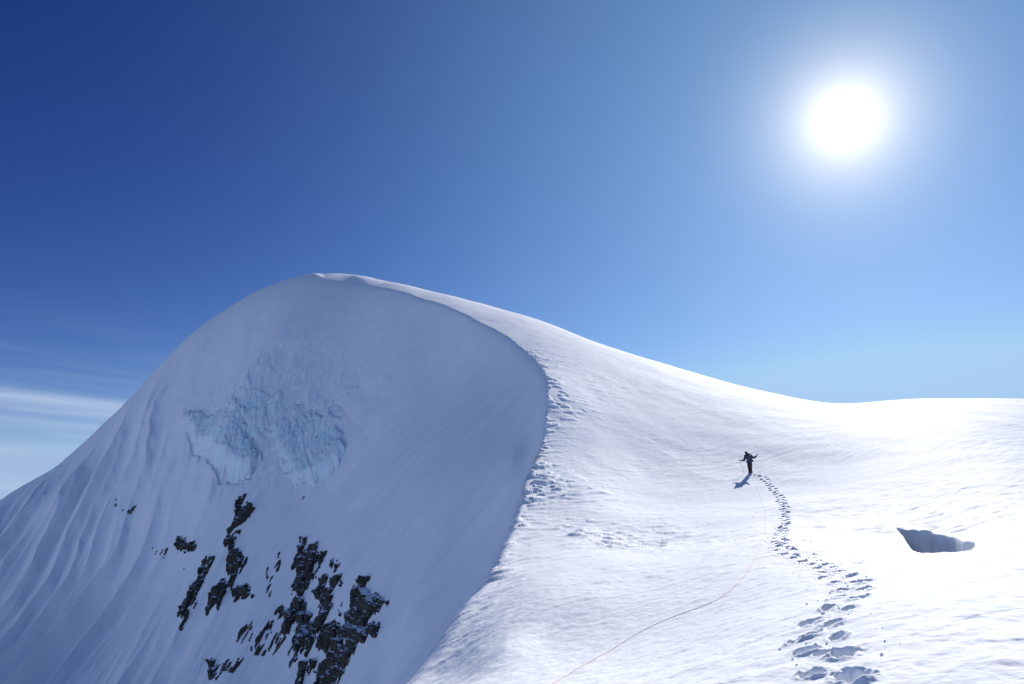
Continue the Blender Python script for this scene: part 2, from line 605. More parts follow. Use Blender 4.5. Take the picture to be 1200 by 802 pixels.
def rock_material():
    m, nt, b = new_mat('dark_rock')
    b.inputs['Roughness'].default_value = .85
    co = N(nt, 'ShaderNodeTexCoord')
    n1 = N(nt, 'ShaderNodeTexNoise', Scale=.9, Detail=8.0, Roughness=.65)
    rmp = N(nt, 'ShaderNodeValToRGB')
    e = rmp.color_ramp.elements
    e[0].position = .3
    e[0].color = (.020, .017, .015, 1)
    e[1].position = .7
    e[1].color = (.080, .066, .055, 1)
    # snow caught on ledges
    n2 = N(nt, 'ShaderNodeTexNoise', Scale=1.6, Detail=6.0, Roughness=.7)
    geo = N(nt, 'ShaderNodeNewGeometry')
    sep = N(nt, 'ShaderNodeSeparateXYZ')
    add = N(nt, 'ShaderNodeMath', operation='ADD')
    r2 = N(nt, 'ShaderNodeValToRGB')
    r2.color_ramp.elements[0].position = .99
    r2.color_ramp.elements[1].position = 1.0
    sub = N(nt, 'ShaderNodeMath', operation='MULTIPLY')
    sub.inputs[1].default_value = .73
    mix = N(nt, 'ShaderNodeMix', data_type='RGBA')
    mix.inputs[7].default_value = (.86, .89, .92, 1)
    bp = N(nt, 'ShaderNodeBump', Strength=.9, Distance=.3)
    L = nt.links.new
    for n in (n1, n2):
        L(co.outputs['Object'], n.inputs['Vector'])
    L(n1.outputs['Fac'], rmp.inputs['Fac'])
    L(geo.outputs['Normal'], sep.inputs['Vector'])
    L(sep.outputs['Z'], add.inputs[0])
    L(n2.outputs['Fac'], add.inputs[1])
    L(add.outputs[0], sub.inputs[0])
    L(sub.outputs[0], r2.inputs['Fac'])
    L(r2.outputs['Color'], mix.inputs[0])
    L(rmp.outputs['Color'], mix.inputs[6])
    L(mix.outputs[2], b.inputs['Base Color'])
    L(n1.outputs['Fac'], bp.inputs['Height'])
    L(bp.outputs['Normal'], b.inputs['Normal'])
    return m


def cloth(name, col, rough=.8, scale=20.0, var=.35):
    m, nt, b = new_mat(name)
    b.inputs['Roughness'].default_value = rough
    co = N(nt, 'ShaderNodeTexCoord')
    n = N(nt, 'ShaderNodeTexNoise', Scale=scale, Detail=4.0)
    r = N(nt, 'ShaderNodeValToRGB')
    r.color_ramp.elements[0].color = tuple(c * (1 - var) for c in col) + (1,)
    r.color_ramp.elements[1].color = tuple(c * (1 + var) for c in col) + (1,)
    bp = N(nt, 'ShaderNodeBump', Strength=.3, Distance=.02)
    L = nt.links.new
    L(co.outputs['Object'], n.inputs['Vector'])
    L(n.outputs['Fac'], r.inputs['Fac'])
    L(r.outputs['Color'], b.inputs['Base Color'])
    L(n.outputs['Fac'], bp.inputs['Height'])
    L(bp.outputs['Normal'], b.inputs['Normal'])
    return m


SNOW = snow_material()
ICEM = ice_material()
ROCK = rock_material()

# ------------------------------------------------------------------ terrain objects
co = np.stack([X.ravel(), Y.ravel(), H.ravel()], 1)
P3 = co.reshape(NC, NR, 3)
du = np.gradient(P3, axis=0)
dv = np.gradient(P3, axis=1)
nv = np.cross(du, dv)
nv /= np.linalg.norm(nv, axis=2, keepdims=True) + 1e-12
nv[nv[..., 2] < 0] *= -1
nv = nv.reshape(-1, 3)
ii, jj = np.meshgrid(np.arange(NC - 1), np.arange(NR - 1), indexing='ij')
v00 = ii * NR + jj
quads = np.stack([v00, v00 + NR, v00 + NR + 1, v00 + 1], -1).reshape(-1, 4)
sunf = sunny.ravel()[quads].mean(1) >= .5
crf = cd.ravel()[quads].max(1) > .03
for nm, sel, label in (('snow_slope', sunf & ~crf, 'sunlit wind-carved snow slope crossed by deep footprints'),
                ('mountain_face', ~sunf & ~crf, 'steep shaded fluted snow face falling away to the left of the crest'),
                ('crevasse', crf, 'open crevasse, a dark blue shaded hole in the sunlit snow right of the footprints')):
    o = link(nm, sub_mesh(co, quads[sel], nv, nm, SNOW))
    o['kind'] = 'structure'
    o['label'] = label

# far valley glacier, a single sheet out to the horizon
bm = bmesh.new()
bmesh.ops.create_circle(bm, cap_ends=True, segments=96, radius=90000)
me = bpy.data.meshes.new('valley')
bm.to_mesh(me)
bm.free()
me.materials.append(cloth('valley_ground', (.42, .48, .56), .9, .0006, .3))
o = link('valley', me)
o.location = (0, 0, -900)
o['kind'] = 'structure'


# ------------------------------------------------------------------ patches standing proud of the face: rock and ice
def refine(az, q, r0, span, K):
    off = np.linspace(-span, span, K)
    RR = r0[:, None] + off
    AA = np.broadcast_to(az[:, None], RR.shape)
    G = hfull(AA, RR) - q[:, None] * RR
    ab = G >= 0
    k = np.clip(np.argmax(ab, 1), 1, K - 1)
    i = np.arange(len(az))
    t = np.clip(-G[i, k - 1] / (G[i, k] - G[i, k - 1] + 1e-12), 0, 1)
    return RR[i, k - 1] + t * (RR[i, k] - RR[i, k - 1])


def grid_interp(T, fx, fy):
    i = np.clip(np.floor(fx).astype(int), 0, T.shape[0] - 2)
    j = np.clip(np.floor(fy).astype(int), 0, T.shape[1] - 2)
    a, b = fx - i, fy - j
    return (T[i, j] * (1 - b) + T[i, j + 1] * b) * (1 - a) + (T[i + 1, j] * (1 - b) + T[i + 1, j + 1] * b) * a


def grid_patch(x0, x1, y0, y1, step):
    px = np.arange(x0, x1, step)
    py = np.arange(y0, y1, step)
    PX, PY = np.meshgrid(px, py, indexing='ij')
    az, q = ray(PX.ravel(), PY.ravel())
    cx = np.arange(x0, x1 + 6, 5.0)
    cy = np.arange(y0, y1 + 6, 5.0)
    CX, CY = np.meshgrid(cx, cy, indexing='ij')
    ca, cq = ray(CX.ravel(), CY.ravel())
    T = first_hit(ca, cq, hbase, 45, 290, 260).reshape(CX.shape)
    r0 = grid_interp(T, (PX.ravel() - x0) / 5.0, (PY.ravel() - y0) / 5.0)
    r = refine(az, q, refine(az, q, r0, 7.0, 13), 1.0, 5)
    P = np.stack([r * np.sin(az), r * np.cos(az), q * r], 1).reshape(len(px), len(py), 3)
    nn = np.cross(np.gradient(P, axis=0), np.gradient(P, axis=1))
    nn /= np.linalg.norm(nn, axis=2, keepdims=True) + 1e-12
    # smooth the normals a little and turn them outwards
    for _ in range(6):
        nn[1:-1, 1:-1] = (nn[:-2, 1:-1] + nn[2:, 1:-1] + nn[1:-1, :-2] + nn[1:-1, 2:] + nn[1:-1, 1:-1]) / 5
    nn /= np.linalg.norm(nn, axis=2, keepdims=True) + 1e-12
    flip = (nn * P).sum(-1) > 0
    nn[flip] *= -1
    return PX, PY, P, nn


def components(keep):
    """label 4-connected cells"""
    lab = np.where(keep, np.arange(1, keep.size + 1).reshape(keep.shape), 0)
    while True:
        n = lab.copy()
        n[1:] = np.maximum(n[1:], lab[:-1]); n[:-1] = np.maximum(n[:-1], lab[1:])
        n[:, 1:] = np.maximum(n[:, 1:], lab[:, :-1]); n[:, :-1] = np.maximum(n[:, :-1], lab[:, 1:])
        n[~keep] = 0
        if (n == lab).all():
            return lab
        lab = n


def solid(P, nn, off, cells, name, mat, depth):
    """outer skin of the chosen cells, an inner skin below the snow and a rim between"""
    Q = P + nn * off[..., None]
    B = P - nn * depth
    ny = P.shape[1]
    ci, cj = np.nonzero(cells)
    a = ci * ny + cj
    q = np.stack([a, a + ny, a + ny + 1, a + 1], 1)
    n = P.shape[0] * ny
    e = np.concatenate([q[:, [0, 1]], q[:, [1, 2]], q[:, [2, 3]], q[:, [3, 0]]])
    key = np.sort(e, 1)
    kk = key[:, 0].astype(np.int64) * n + key[:, 1]
    u, inv, cnt = np.unique(kk, return_inverse=True, return_counts=True)
    be = e[cnt[inv] == 1]
    rim = np.stack([be[:, 1], be[:, 0], be[:, 0] + n, be[:, 1] + n], 1)
    allq = np.concatenate([q, rim, q[:, ::-1] + n])
    coo = np.concatenate([Q.reshape(-1, 3), B.reshape(-1, 3)])
    return sub_mesh(coo, allq, None, name, mat)


def tag(o, label, cat, group=None):
    o['label'] = label
    o['category'] = cat
    if group:
        o['group'] = group


# ---- ice
ICE_INFO = [('lower', 'pale turquoise overhanging ice cliff above a shaded hollow, left of the other ice', 206, 312, 482, 572),
            ('upper', 'smooth grey-blue ice wall with a thin white ledge across it, highest of the ice', 276, 342, 456, 532),
            ('right', 'pale blue ice cliff split by a dark vertical crack, right of the other ice', 310, 412, 468, 594)]
for k, label, x0, x1, y0, y1 in ICE_INFO:
    PX, PY, P, nn = grid_patch(x0, x1, y0, y1, .8)
    sb_, fb_ = base(np.arctan2(P[..., 0], P[..., 1]), np.hypot(P[..., 0], P[..., 1]))
    s = ice_mask(P[..., 0], fb_)[k]
    zt = np.clip((ICE[k][:, 1].max() - fb_) / np.ptp(ICE[k][:, 1]), 0, 1)
    m = .45 - s - (1 - zt) ** 1.5 * 3.2 * np.clip(.35 + fbm((P[..., 0] - .4 * P[..., 2]) * .45, P[..., 2] * .14, 4, 83), 0, 1.5)
    cells = (m[:-1, :-1] > 0) & (m[1:, :-1] > 0) & (m[:-1, 1:] > 0) & (m[1:, 1:] > 0)
    lab = components(cells)
    ids, cnt = np.unique(lab[lab > 0], return_counts=True)
    main = ids[np.argmax(cnt)]
    crack = 0
    if k == 'right':
        cr = sdpoly(PX, PY, [(356, 508), (357.5, 508), (359, 525), (366, 542), (369, 562), (366, 550), (358, 530)])
        crack = -.9 * sstep(.8, -.8, cr)
    off = .12 + .09 * sstep(0, 1.0, m) * np.abs(fbm(P[..., 0] * .8 - P[..., 2] * .2, P[..., 2] * .35, 4, 85)) + crack
    o = link('ice_cliff', solid(P, nn, off, lab == main, 'ice_cliff', ICEM, 1.2))
    tag(o, label, 'ice cliff')

# ---- rock: outlines, lean of the strata and label of the biggest piece; smaller pieces stay apart
ROCKS = [
    ([(281, 584), (287, 584), (289, 590), (301, 588), (299, 597), (290, 606), (281, 618), (273, 628), (269, 630), (270, 618), (277, 604)], .05,
     'dark rock rib right under the ice cliffs, topmost of the larger rocks', 'small rock chips beside the topmost rock rib'),
    ([(268, 632), (273, 641), (285, 653), (283, 662), (277, 676), (273, 690), (296, 690), (292, 697), (276, 702), (270, 690), (267, 672)], .05,
     'hook-shaped dark rock band curving to the right at its foot', 'small rock chips around the hook-shaped rock'),
    ([(209, 637), (214, 634), (226, 641), (224, 648), (214, 645)], -.05,
     'small isolated cluster of dark rock on the left of the rock bands', 'rock bits of the small isolated cluster'),
    ([(246, 655), (249, 657), (236, 687), (228, 706), (216, 727), (212, 737), (213, 716), (224, 692), (233, 672)], .10,
     'long slanting streak of broken dark rock left of the oval rock', 'broken rock pieces in the long slanting streak'),
    ([(262, 680), (264, 690), (258, 704), (250, 714), (242, 719), (245, 706), (254, 688)], -.02,
     'oval leaning dark rock between the slanting streak and the hook-shaped rock', 'small rock chips beside the oval leaning rock'),
    ([(352, 632), (357, 629), (358, 645), (368, 640), (371, 648), (380, 648), (372, 664), (364, 683), (357, 705), (366, 735), (369, 752), (360, 769), (349, 772), (348, 745), (349, 720), (343, 712), (347, 680), (348, 655)], .06,
     'tall narrow dark rock buttress, tallest of the rocks', 'rock fragments around the tall buttress'),
    ([(336, 704), (345, 698), (346, 722), (340, 745), (334, 742), (331, 724)], .18,
     'ragged broken rock hard against the left of the tall buttress', 'rock fragments left of the tall buttress'),
    ([(381, 677), (385, 676), (382, 692), (376, 703), (373, 697)], -.02, 'slim dark rock finger in the snow right of the tall buttress', 'small rock chips by the slim rock finger'),
    ([(393, 673), (401, 674), (398, 686), (393, 694), (389, 708), (384, 725), (373, 740), (369, 738), (376, 714), (386, 697)], .08,
     'slanting dark rock streak between the tall buttress and the flat-topped rock', 'small rock chips in the slanting rock streak'),
    ([(388, 659), (394, 658), (395, 664), (391, 668)], .1, 'tiny lone dark rock above the slanting rock streak', 'small rock chips of the tiny lone rock'),
    ([(417, 681), (426, 677), (431, 679), (424, 685), (419, 684)], .0, 'small dark rock under a pale snow cap above the flat-topped rock', 'small rock chips under the pale snow cap'),
    ([(415, 686), (430, 692), (452, 705), (444, 712), (436, 722), (428, 733), (408, 729), (404, 724), (411, 707)], -.06,
     'flat-topped dark rock block with a pointed corner on the right', 'small rock chips beside the flat-topped rock'),
    ([(406, 732), (428, 736), (430, 748), (414, 751), (405, 745)], .05, 'dark rock block directly beneath the flat-topped one', 'small rock chips beneath the flat-topped rock'),
    ([(372, 748), (378, 735), (402, 729), (402, 740), (392, 752), (381, 762), (372, 757)], .05, 'dark rock ledge left of the blocks beneath the flat-topped rock', 'small rock chips by the dark rock ledge'),
    ([(388, 756), (404, 751), (419, 752), (412, 768), (402, 785), (392, 806), (372, 806), (380, 788), (390, 778)], -.02,
     'largest dark rock mass, running out of the picture at the bottom', 'small rock chips beside the largest rock mass'),
    ([(437, 731), (441, 735), (438, 744), (433, 745)], -.25, 'thin curved rock rim at the right end of the rocks', 'small rock chips by the thin rock rim'),
    ([(366, 770), (372, 776), (372, 790), (366, 788)], .1, 'small dark rock left of the largest rock mass', 'small rock chips left of the largest rock mass'),
    ([(352, 780), (358, 778), (354, 806), (349, 806)], .1, 'narrow upright rock below the tall buttress', 'small rock chips below the tall buttress'),
    ([(246, 776), (254, 776), (256, 782), (250, 794), (247, 790)], .0, 'small dark oval rock lowest among the left rocks', 'small rock chips by the lowest left rock'),
]
SCATTER = [
    ([(133, 580), (142, 592), (161, 592), (161, 606), (150, 603), (134, 594)], .3, 'tiny dark rocks in a row high on the left of the face', .45),
    ([(176, 640), (197, 642), (195, 660), (186, 658)], .25, 'tiny dark rocks high on the face left of the small isolated cluster', .4),
    ([(213, 665), (224, 664), (224, 672), (212, 672)], .35, 'tiny rock specks beneath the small isolated cluster', .45),
    ([(312, 660), (328, 645), (330, 662), (312, 712)], .22, 'thin rock slivers standing in the snow left of the tall buttress', .3),
    ([(318, 720), (332, 706), (336, 748), (318, 772), (298, 768), (300, 742)], .10, 'small broken rocks scattered in snow below the slivers', .30),
    ([(276, 740), (296, 728), (296, 762), (272, 790), (258, 786)], .14, 'small rocks in a diagonal line right of the lowest left rock', .30),
    ([(232, 802), (240, 786), (248, 776), (244, 796), (236, 806)], .2, 'small rock specks beside the bottom edge of the view', .40),
    ([(372, 700), (386, 690), (392, 712), (380, 740), (370, 742)], .22, 'small rock chips around the slanting rock streak', .30),
    ([(336, 742), (348, 740), (350, 778), (338, 784)], .2, 'small rock chips below the ragged broken rock', .35),
    ([(360, 778), (392, 768), (384, 804), (362, 804)], .16, 'small rocks in snow between the buttress foot and the largest mass', .30),
    ([(352, 582), (357, 581), (356, 586), (352, 586)], .2, 'tiny lone dark rock right under the cracked ice cliff', .3),
    ([(398, 700), (410, 700), (404, 730), (396, 735)], .42, 'tiny rock specks left of the flat-topped rock', .4),
]


def one_of(s):
    for a, b in (('rocks in a row', 'rock in a row'), ('rocks in a diagonal', 'rock in a diagonal'), ('chips', 'chip'), ('bits', 'bit'), ('pieces', 'piece'), ('fragments', 'fragment'),
                 ('specks', 'speck'), ('slivers standing', 'sliver standing'), ('broken rocks scattered', 'broken rock lying'), ('tiny dark rocks', 'tiny dark rock'), ('small rocks', 'small rock')):
        s = s.replace(a, b)
    return s if len(s.split()) > 3 else s + ' on the face'


def build_rocks(poly, thr, label, small, streak, amp, seed):
    poly = np.array(poly, float)
    x0, y0 = poly.min(0) - 5
    x1, y1 = poly.max(0) + 5
    PX, PY, P, nn = grid_patch(x0, x1, y0, y1, .5)
    sd = sdpoly(PX, PY, poly) * .14          # about metres on the face
    x, z = P[..., 0], P[..., 2]
    c = x - .20 * z
    if streak:
        fld = fbm(c * 1.0, z * .34, 5, seed, .62)
        m = np.minimum(fld - thr + .06, -sd * .8 + .12 * fbm(x * 2, z * 2, 2, seed + 9))
    else:
        m = -sd + .78 * fbm(c * .6, z * .3, 5, seed, .6) - thr + .30 - .95 * sstep(.13, .02, np.abs(perlin(c * .42 + seed, z * .10, seed + 3))) - .75 * sstep(.30, .62, fbm(c * .9 + 4, z * .35, 4, seed + 5, .6)) + .12
    blk = np.floor(fbm(c * .5, z * .6, 2, seed + 20) * 5) / 5
    off = .06 + amp * sstep(0, .8, m) * (.55 + .5 * blk + .45 * fbm(x * .9, z * .9, 4, seed + 30))
    off = np.maximum(off, .05)
    cells = (m[:-1, :-1] > 0) & (m[1:, :-1] > 0) & (m[:-1, 1:] > 0) & (m[1:, 1:] > 0)
    lab = components(cells)
    ids, cnt = np.unique(lab[lab > 0], return_counts=True)
    order = np.argsort(-cnt)
    for k, o_ in enumerate(order):
        if k and cnt[o_] < 6:
            continue
        if k == 0 and not streak:
            ob = link('rock_outcrop', solid(P, nn, off, lab == ids[o_], 'rock_outcrop', ROCK, .8))
            tag(ob, label, 'rock')
        else:
            ob = link('rock_fragment', solid(P, nn, off, lab == ids[o_], 'rock_fragment', ROCK, .5))
            tag(ob, one_of(label if streak else small), 'rock', label if streak else small)


for n, (poly, thr, label, small) in enumerate(ROCKS):
    build_rocks(poly, thr, label, small, False, 1.1, 100 + n * 7)
for n, (poly, thr, label, amp) in enumerate(SCATTER):
    build_rocks(poly, thr, label, None, True, amp, 400 + n * 7)


# ------------------------------------------------------------------ loose snow thrown out beside the footprints
def ground_z(x, y):
    x = np.atleast_1d(np.asarray(x, float)); y = np.atleast_1d(np.asarray(y, float))
    return hfull(np.arctan2(x, y), np.hypot(x, y))


bm = bmesh.new()
for (cx, cy, th, la, lb, dep) in PRINTS:
    rr = math.hypot(cx, cy)
    if rr > 30:
        continue
    for _ in range(random.randint(2, 6)):
        a = random.uniform(0, 6.28)
        d = random.uniform(.22, .5) + (random.random() ** 4) * .6
        x, y = cx + d * math.cos(a), cy + d * math.sin(a)
        s = .006 + .020 * random.random() ** 3
        z = float(ground_z(x, y)[0])
        mt = Matrix.Translation((x, y, z + s * .35)) @ Matrix.Rotation(random.uniform(0, 6), 4, Vector((random.random(), random.random(), 1)).normalized()) @ Matrix.Diagonal((s * random.uniform(.7, 1.6), s * random.uniform(.7, 1.3), s * random.uniform(.6, 1), 1))
        vs = bmesh.ops.create_icosphere(bm, subdivisions=1, radius=1, matrix=mt)['verts']
        for v in vs:
            v.co += Vector((random.uniform(-1, 1), random.uniform(-1, 1), random.uniform(-1, 1))) * s * .25
me = bpy.data.meshes.new('snow_crumbs')
bm.to_mesh(me)
bm.free()
me.materials.append(SNOW)
o = link('snow_crumbs', me)
o['kind'] = 'stuff'
o['label'] = 'crumbs of loose snow scattered along the footprints'

# ------------------------------------------------------------------ rope
ROPE_PX = [(635, 812), (645, 802), (700, 770), (742, 745), (765, 733), (790, 722), (835, 708), (860, 690), (878, 668), (890, 645), (897, 622), (896, 600), (890, 580), (884, 566), (881, 557)]
rp = pix_xyz(ROPE_PX, hfull)
rd = densify(rp, .12)
for _ in range(30):
    rd[1:-1] = (rd[:-2] + rd[2:] + 2 * rd[1:-1]) / 4
rd[:, 0] += .005 * np.sin(np.arange(len(rd)) * .31)
rd[:, 2] = ground_z(rd[:, 0], rd[:, 1]) + .003
FOOT = pix_xyz([(879.5, 555)], hfull)[0]
FA = math.atan2(FOOT[0], FOOT[1])


def loc2w(x, y, z):
    """climber's own axes: x right, y away along the sight line, z up"""
    return np.array([FOOT[0] + x * math.cos(FA) + y * math.sin(FA), FOOT[1] - x * math.sin(FA) + y * math.cos(FA), FOOT[2] + z])


ends = [loc2w(.10, -.9, .06), loc2w(.06, -.45, .45), loc2w(.02, -.17, .84)]
ends[0][2] = ground_z(ends[0][0], ends[0][1])[0] + .02
rd = np.concatenate([rd[:-3], np.array(ends)])
cu = bpy.data.curves.new('climbing_rope', 'CURVE')
cu.dimensions = '3D'
cu.bevel_depth = .0068
cu.bevel_resolution = 2
sp = cu.splines.new('POLY')
sp.points.add(len(rd) - 1)
sp.points.foreach_set('co', np.concatenate([rd, np.ones((len(rd), 1))], 1).astype(np.float32).ravel())
tmp = bpy.data.objects.new('tmp', cu)
C.objects.link(tmp)
dg = bpy.context.evaluated_depsgraph_get()
me = bpy.data.meshes.new_from_object(tmp.evaluated_get(dg))
bpy.data.objects.remove(tmp)
me.name = 'climbing_rope'
me.materials.clear()
me.materials.append(cloth('rope_sheath', (.64, .36, .31), .8, 60.0, .5))
o = link('climbing_rope', me)
tag(o, 'thin red climbing rope lying across the snow up to the climber', 'rope')

# ------------------------------------------------------------------ climber
def skin(name, verts, edges, radii, mat, parent=None, level=2, root=0):
    me = bpy.data.meshes.new(name)
    me.from_pydata([Vector(v) for v in verts], edges, [])
    ob = bpy.data.objects.new(name, me)
    C.objects.link(ob)
    md = ob.modifiers.new('skin', 'SKIN')
    md.use_smooth_shade = True
    for i, r in enumerate(radii):
        sv = me.skin_vertices[0].data[i]
        sv.radius = r if isinstance(r, tuple) else (r, r)
        sv.use_root = (i == root)
    ss = ob.modifiers.new('sub', 'SUBSURF')
    ss.levels = ss.render_levels = level
    bpy.context.view_layer.update()
    d = bpy.context.evaluated_depsgraph_get()
    m2 = bpy.data.meshes.new_from_object(ob.evaluated_get(d))
    bpy.data.objects.remove(ob)
    m2.name = name
    m2.materials.clear()
    m2.materials.append(mat)
    m2.polygons.foreach_set('use_smooth', np.ones(len(m2.polygons), bool))
    return link(name, m2, parent)


DARK = cloth('dark_trousers', (.012, .013, .020))
NAVY = cloth('navy_jacket', (.030, .045, .10))
PACK = cloth('navy_pack', (.045, .050, .085))
SKINM = cloth('face_skin', (.42, .25, .18), .55)
BLACK = cloth('black_gear', (.010, .010, .012), .5)
GREY = cloth('grey_helmet', (.09, .08, .09), .4)

# body: pelvis, spine, neck, head, arms, legs (continuous)
B = [(.02, 0, .88), (-.01, .02, 1.08), (-.06, .04, 1.30), (-.11, .06, 1.44), (-.145, .075, 1.53), (-.17, .085, 1.62), (-.185, .085, 1.73),   # 0-6
     (-.26, .05, 1.40), (-.35, .04, 1.08), (-.60, .12, 1.05), (-.66, .13, 1.06),        # 7-10 left arm
     (.10, .05, 1.43), (.36, .02, 1.20), (.58, .05, 1.37), (.63, .05, 1.42),           # 11-14 right arm
     (-.07, .02, .80), (-.07, .07, .46), (-.05, .00, .10), (-.08, .14, .04),           # 15-18 left leg
     (.09, .0, .80), (.07, .04, .47), (.07, -.10, .14), (.07, .05, .07)]              # 19-22 right leg
E = [(0, 1), (1, 2), (2, 3), (3, 4), (4, 5), (5, 6), (3, 7), (7, 8), (8, 9), (9, 10), (3, 11), (11, 12), (12, 13), (13, 14),
     (0, 15), (15, 16), (16, 17), (17, 18), (0, 19), (19, 20), (20, 21), (21, 22)]
Rr = [.18, .17, .19, .15, .075, .125, .115, .09, .065, .048, .04, .09, .065, .048, .04, .135, .105, .085, .06, .135, .105, .085, .06]
person = skin('person', B, E, Rr, DARK)
person.location = FOOT
person.rotation_euler = (0, 0, -FA)
tag(person, 'climber in dark clothes with a backpack walking up the snow slope, arms spread', 'person')
# jacket over torso and arms with a flared hem
jb = [(.03, 0, .86), (.0, .01, 1.02), (-.06, .04, 1.30), (-.11, .06, 1.45), (-.26, .05, 1.40), (-.35, .04, 1.08), (-.59, .12, 1.05), (.10, .05, 1.44), (.36, .02, 1.20), (.57, .05, 1.36)]
je = [(0, 1), (1, 2), (2, 3), (3, 4), (4, 5), (5, 6), (3, 7), (7, 8), (8, 9)]
skin('jacket', jb, je, [.27, .24, .24, .17, .125, .10, .075, .125, .10, .075], NAVY, person)
# backpack with a lid pocket and two shoulder straps
bk = skin('backpack', [(.06, -.20, .93), (.04, -.23, 1.10), (-.01, -.23, 1.30), (-.04, -.20, 1.46)], [(0, 1), (1, 2), (2, 3)], [(.22, .17), (.27, .20), (.28, .21), (.23, .16)], PACK, person, root=1)
skin('lid', [(-.16, -.20, 1.49), (-.05, -.21, 1.52), (.08, -.20, 1.49)], [(0, 1), (1, 2)], [.08, .10, .08], BLACK, bk, root=1)
for sx in (-1, 1):
    skin('strap', [(-.08 + sx * .10, -.10, 1.49), (-.08 + sx * .11, .10, 1.50), (-.07 + sx * .11, .19, 1.32), (-.04 + sx * .13, .12, 1.05)], [(0, 1), (1, 2), (2, 3)], [.025] * 4, BLACK, bk, 1)
# helmet and hood, goggles, features of the face (turned up the slope)
hm = skin('helmet', [(-.185, .07, 1.70), (-.185, .075, 1.755)], [(0, 1)], [(.15, .16), (.12, .14)], GREY, person)
skin('brim', [(-.265, .12, 1.70), (-.185, .195, 1.695), (-.105, .12, 1.70)], [(0, 1), (1, 2)], [.02, .022, .02], GREY, hm, 1, 1)
skin('goggles', [(-.26, .135, 1.655), (-.185, .18, 1.655), (-.11, .135, 1.655)], [(0, 1), (1, 2)], [.028, .034, .028], BLACK, person, 1, 1)
skin('nose', [(-.185, .165, 1.64), (-.185, .195, 1.60)], [(0, 1)], [.014, .018], SKINM, person, 1)
skin('mouth', [(-.215, .158, 1.565), (-.155, .158, 1.565)], [(0, 1)], [.008, .008], SKINM, person, 1)
for sx in (-1, 1):
    skin('ear', [(-.185 + sx * .092, .085, 1.66), (-.185 + sx * .095, .08, 1.61)], [(0, 1)], [.02, .016], SKINM, person, 1)


def glove(wr, dirv, up, thumb_side):
    d = Vector(dirv).normalized()
    u = Vector(up)
    u = (u - d * u.dot(d)).normalized()
    s = d.cross(u)
    w = Vector(wr)
    vs = [w, w + d * .05, w + d * .09]
    es = [(0, 1), (1, 2)]
    rs = [(.032, .028), (.042, .026), (.042, .024)]
    for k, (o_, ln) in enumerate(((-.033, .062), (-.011, .075), (.011, .080), (.033, .068))):
        b0 = len(vs)
        base_ = w + d * .085 + s * o_
        vs += [base_, base_ + d * ln * .5 - u * .012, base_ + d * ln * .72 - u * .045, base_ + d * ln * .4 - u * .072]
        es += [(2, b0), (b0, b0 + 1), (b0 + 1, b0 + 2), (b0 + 2, b0 + 3)]
        rs += [.0115, .011, .0105, .0095]
    b0 = len(vs)
    tb = w + d * .035 + s * .03 * thumb_side
    vs += [tb, tb + d * .03 + s * .03 * thumb_side - u * .02, tb + d * .055 + s * .02 * thumb_side - u * .05]
    es += [(1, b0), (b0, b0 + 1), (b0 + 1, b0 + 2)]
    rs += [.016, .014, .012]
    return skin('glove', vs, es, rs, BLACK, person, 1)


glove((-.65, .13, 1.06), (-1, .15, .10), (0, 0, 1), 1)
glove((.62, .05, 1.41), (.6, .1, .75), (0, -1, .3), -1)
for (hx, hy, hz, tx, ty, tz) in ((-.06, .0, .10, -.085, .20, .045), (.08, -.10, .14, .07, .10, .085)):
    skin('boot', [(hx, hy, hz + .10), (hx, hy - .02, hz - .02), (tx, ty, tz)], [(0, 1), (1, 2)], [.09, .09, .065], BLACK, person, 2, 1)
# trekking pole in the left hand
tip = loc2w(-.40, .18, 0)
tz = ground_z(tip[0], tip[1])[0] - FOOT[2]
pole = bpy.data.objects.new('trekking_pole', None)
C.objects.link(pole)
pole.location = FOOT
pole.rotation_euler = (0, 0, -FA)
tag(pole, 'thin grey trekking pole held in the climber\'s left hand', 'trekking pole')
top = Vector((-.745, .13, 1.10))
btm = Vector((-.44, .22, float(tz) - .03))
ax = (btm - top).normalized()
POLE_M = cloth('pole_metal', (.10, .10, .11), .4)
skin('grip', [top - ax * .02, top + ax * .12], [(0, 1)], [.019, .016], BLACK, pole, 1)
skin('shaft', [top + ax * .11, top + ax * .6, btm], [(0, 1), (1, 2)], [.011, .010, .008], POLE_M, pole, 1)
bmk = bmesh.new()
bmesh.ops.create_cone(bmk, cap_ends=True, segments=16, radius1=.045, radius2=.03, depth=.015, matrix=Matrix.Translation(btm - ax * .09))
mk = bpy.data.meshes.new('basket')
bmk.to_mesh(mk)
bmk.free()
mk.materials.append(BLACK)
link('basket', mk, pole)

# ------------------------------------------------------------------ sun
sl = bpy.data.lights.new('sun', 'SUN')
sl.energy = 5.0
sl.angle = math.radians(.53)
sl.color = (1.0, .965, .91)
so = bpy.data.objects.new('sun', sl)
C.objects.link(so)
so.rotation_euler = SUN.to_track_quat('Z', 'Y').to_euler()

# ------------------------------------------------------------------ sky
w = bpy.data.worlds.new('World')
sc.world = w
w.use_nodes = True
nt = w.node_tree
L = nt.links.new
bg = nt.nodes['Background']
bg.inputs['Strength'].default_value = .14
sky = N(nt, 'ShaderNodeTexSky', sky_type='NISHITA')
sky.sun_disc = False
sky.sun_elevation = SUN_EL
sky.sun_rotation = SUN_AZ
sky.altitude = 3500
sky.air_density = 1.0
sky.dust_density = .6
sky.ozone_density = 1.5
tc = N(nt, 'ShaderNodeTexCoord')
nrm = N(nt, 'ShaderNodeVectorMath', operation='NORMALIZE')
L(tc.outputs['Generated'], nrm.inputs[0])
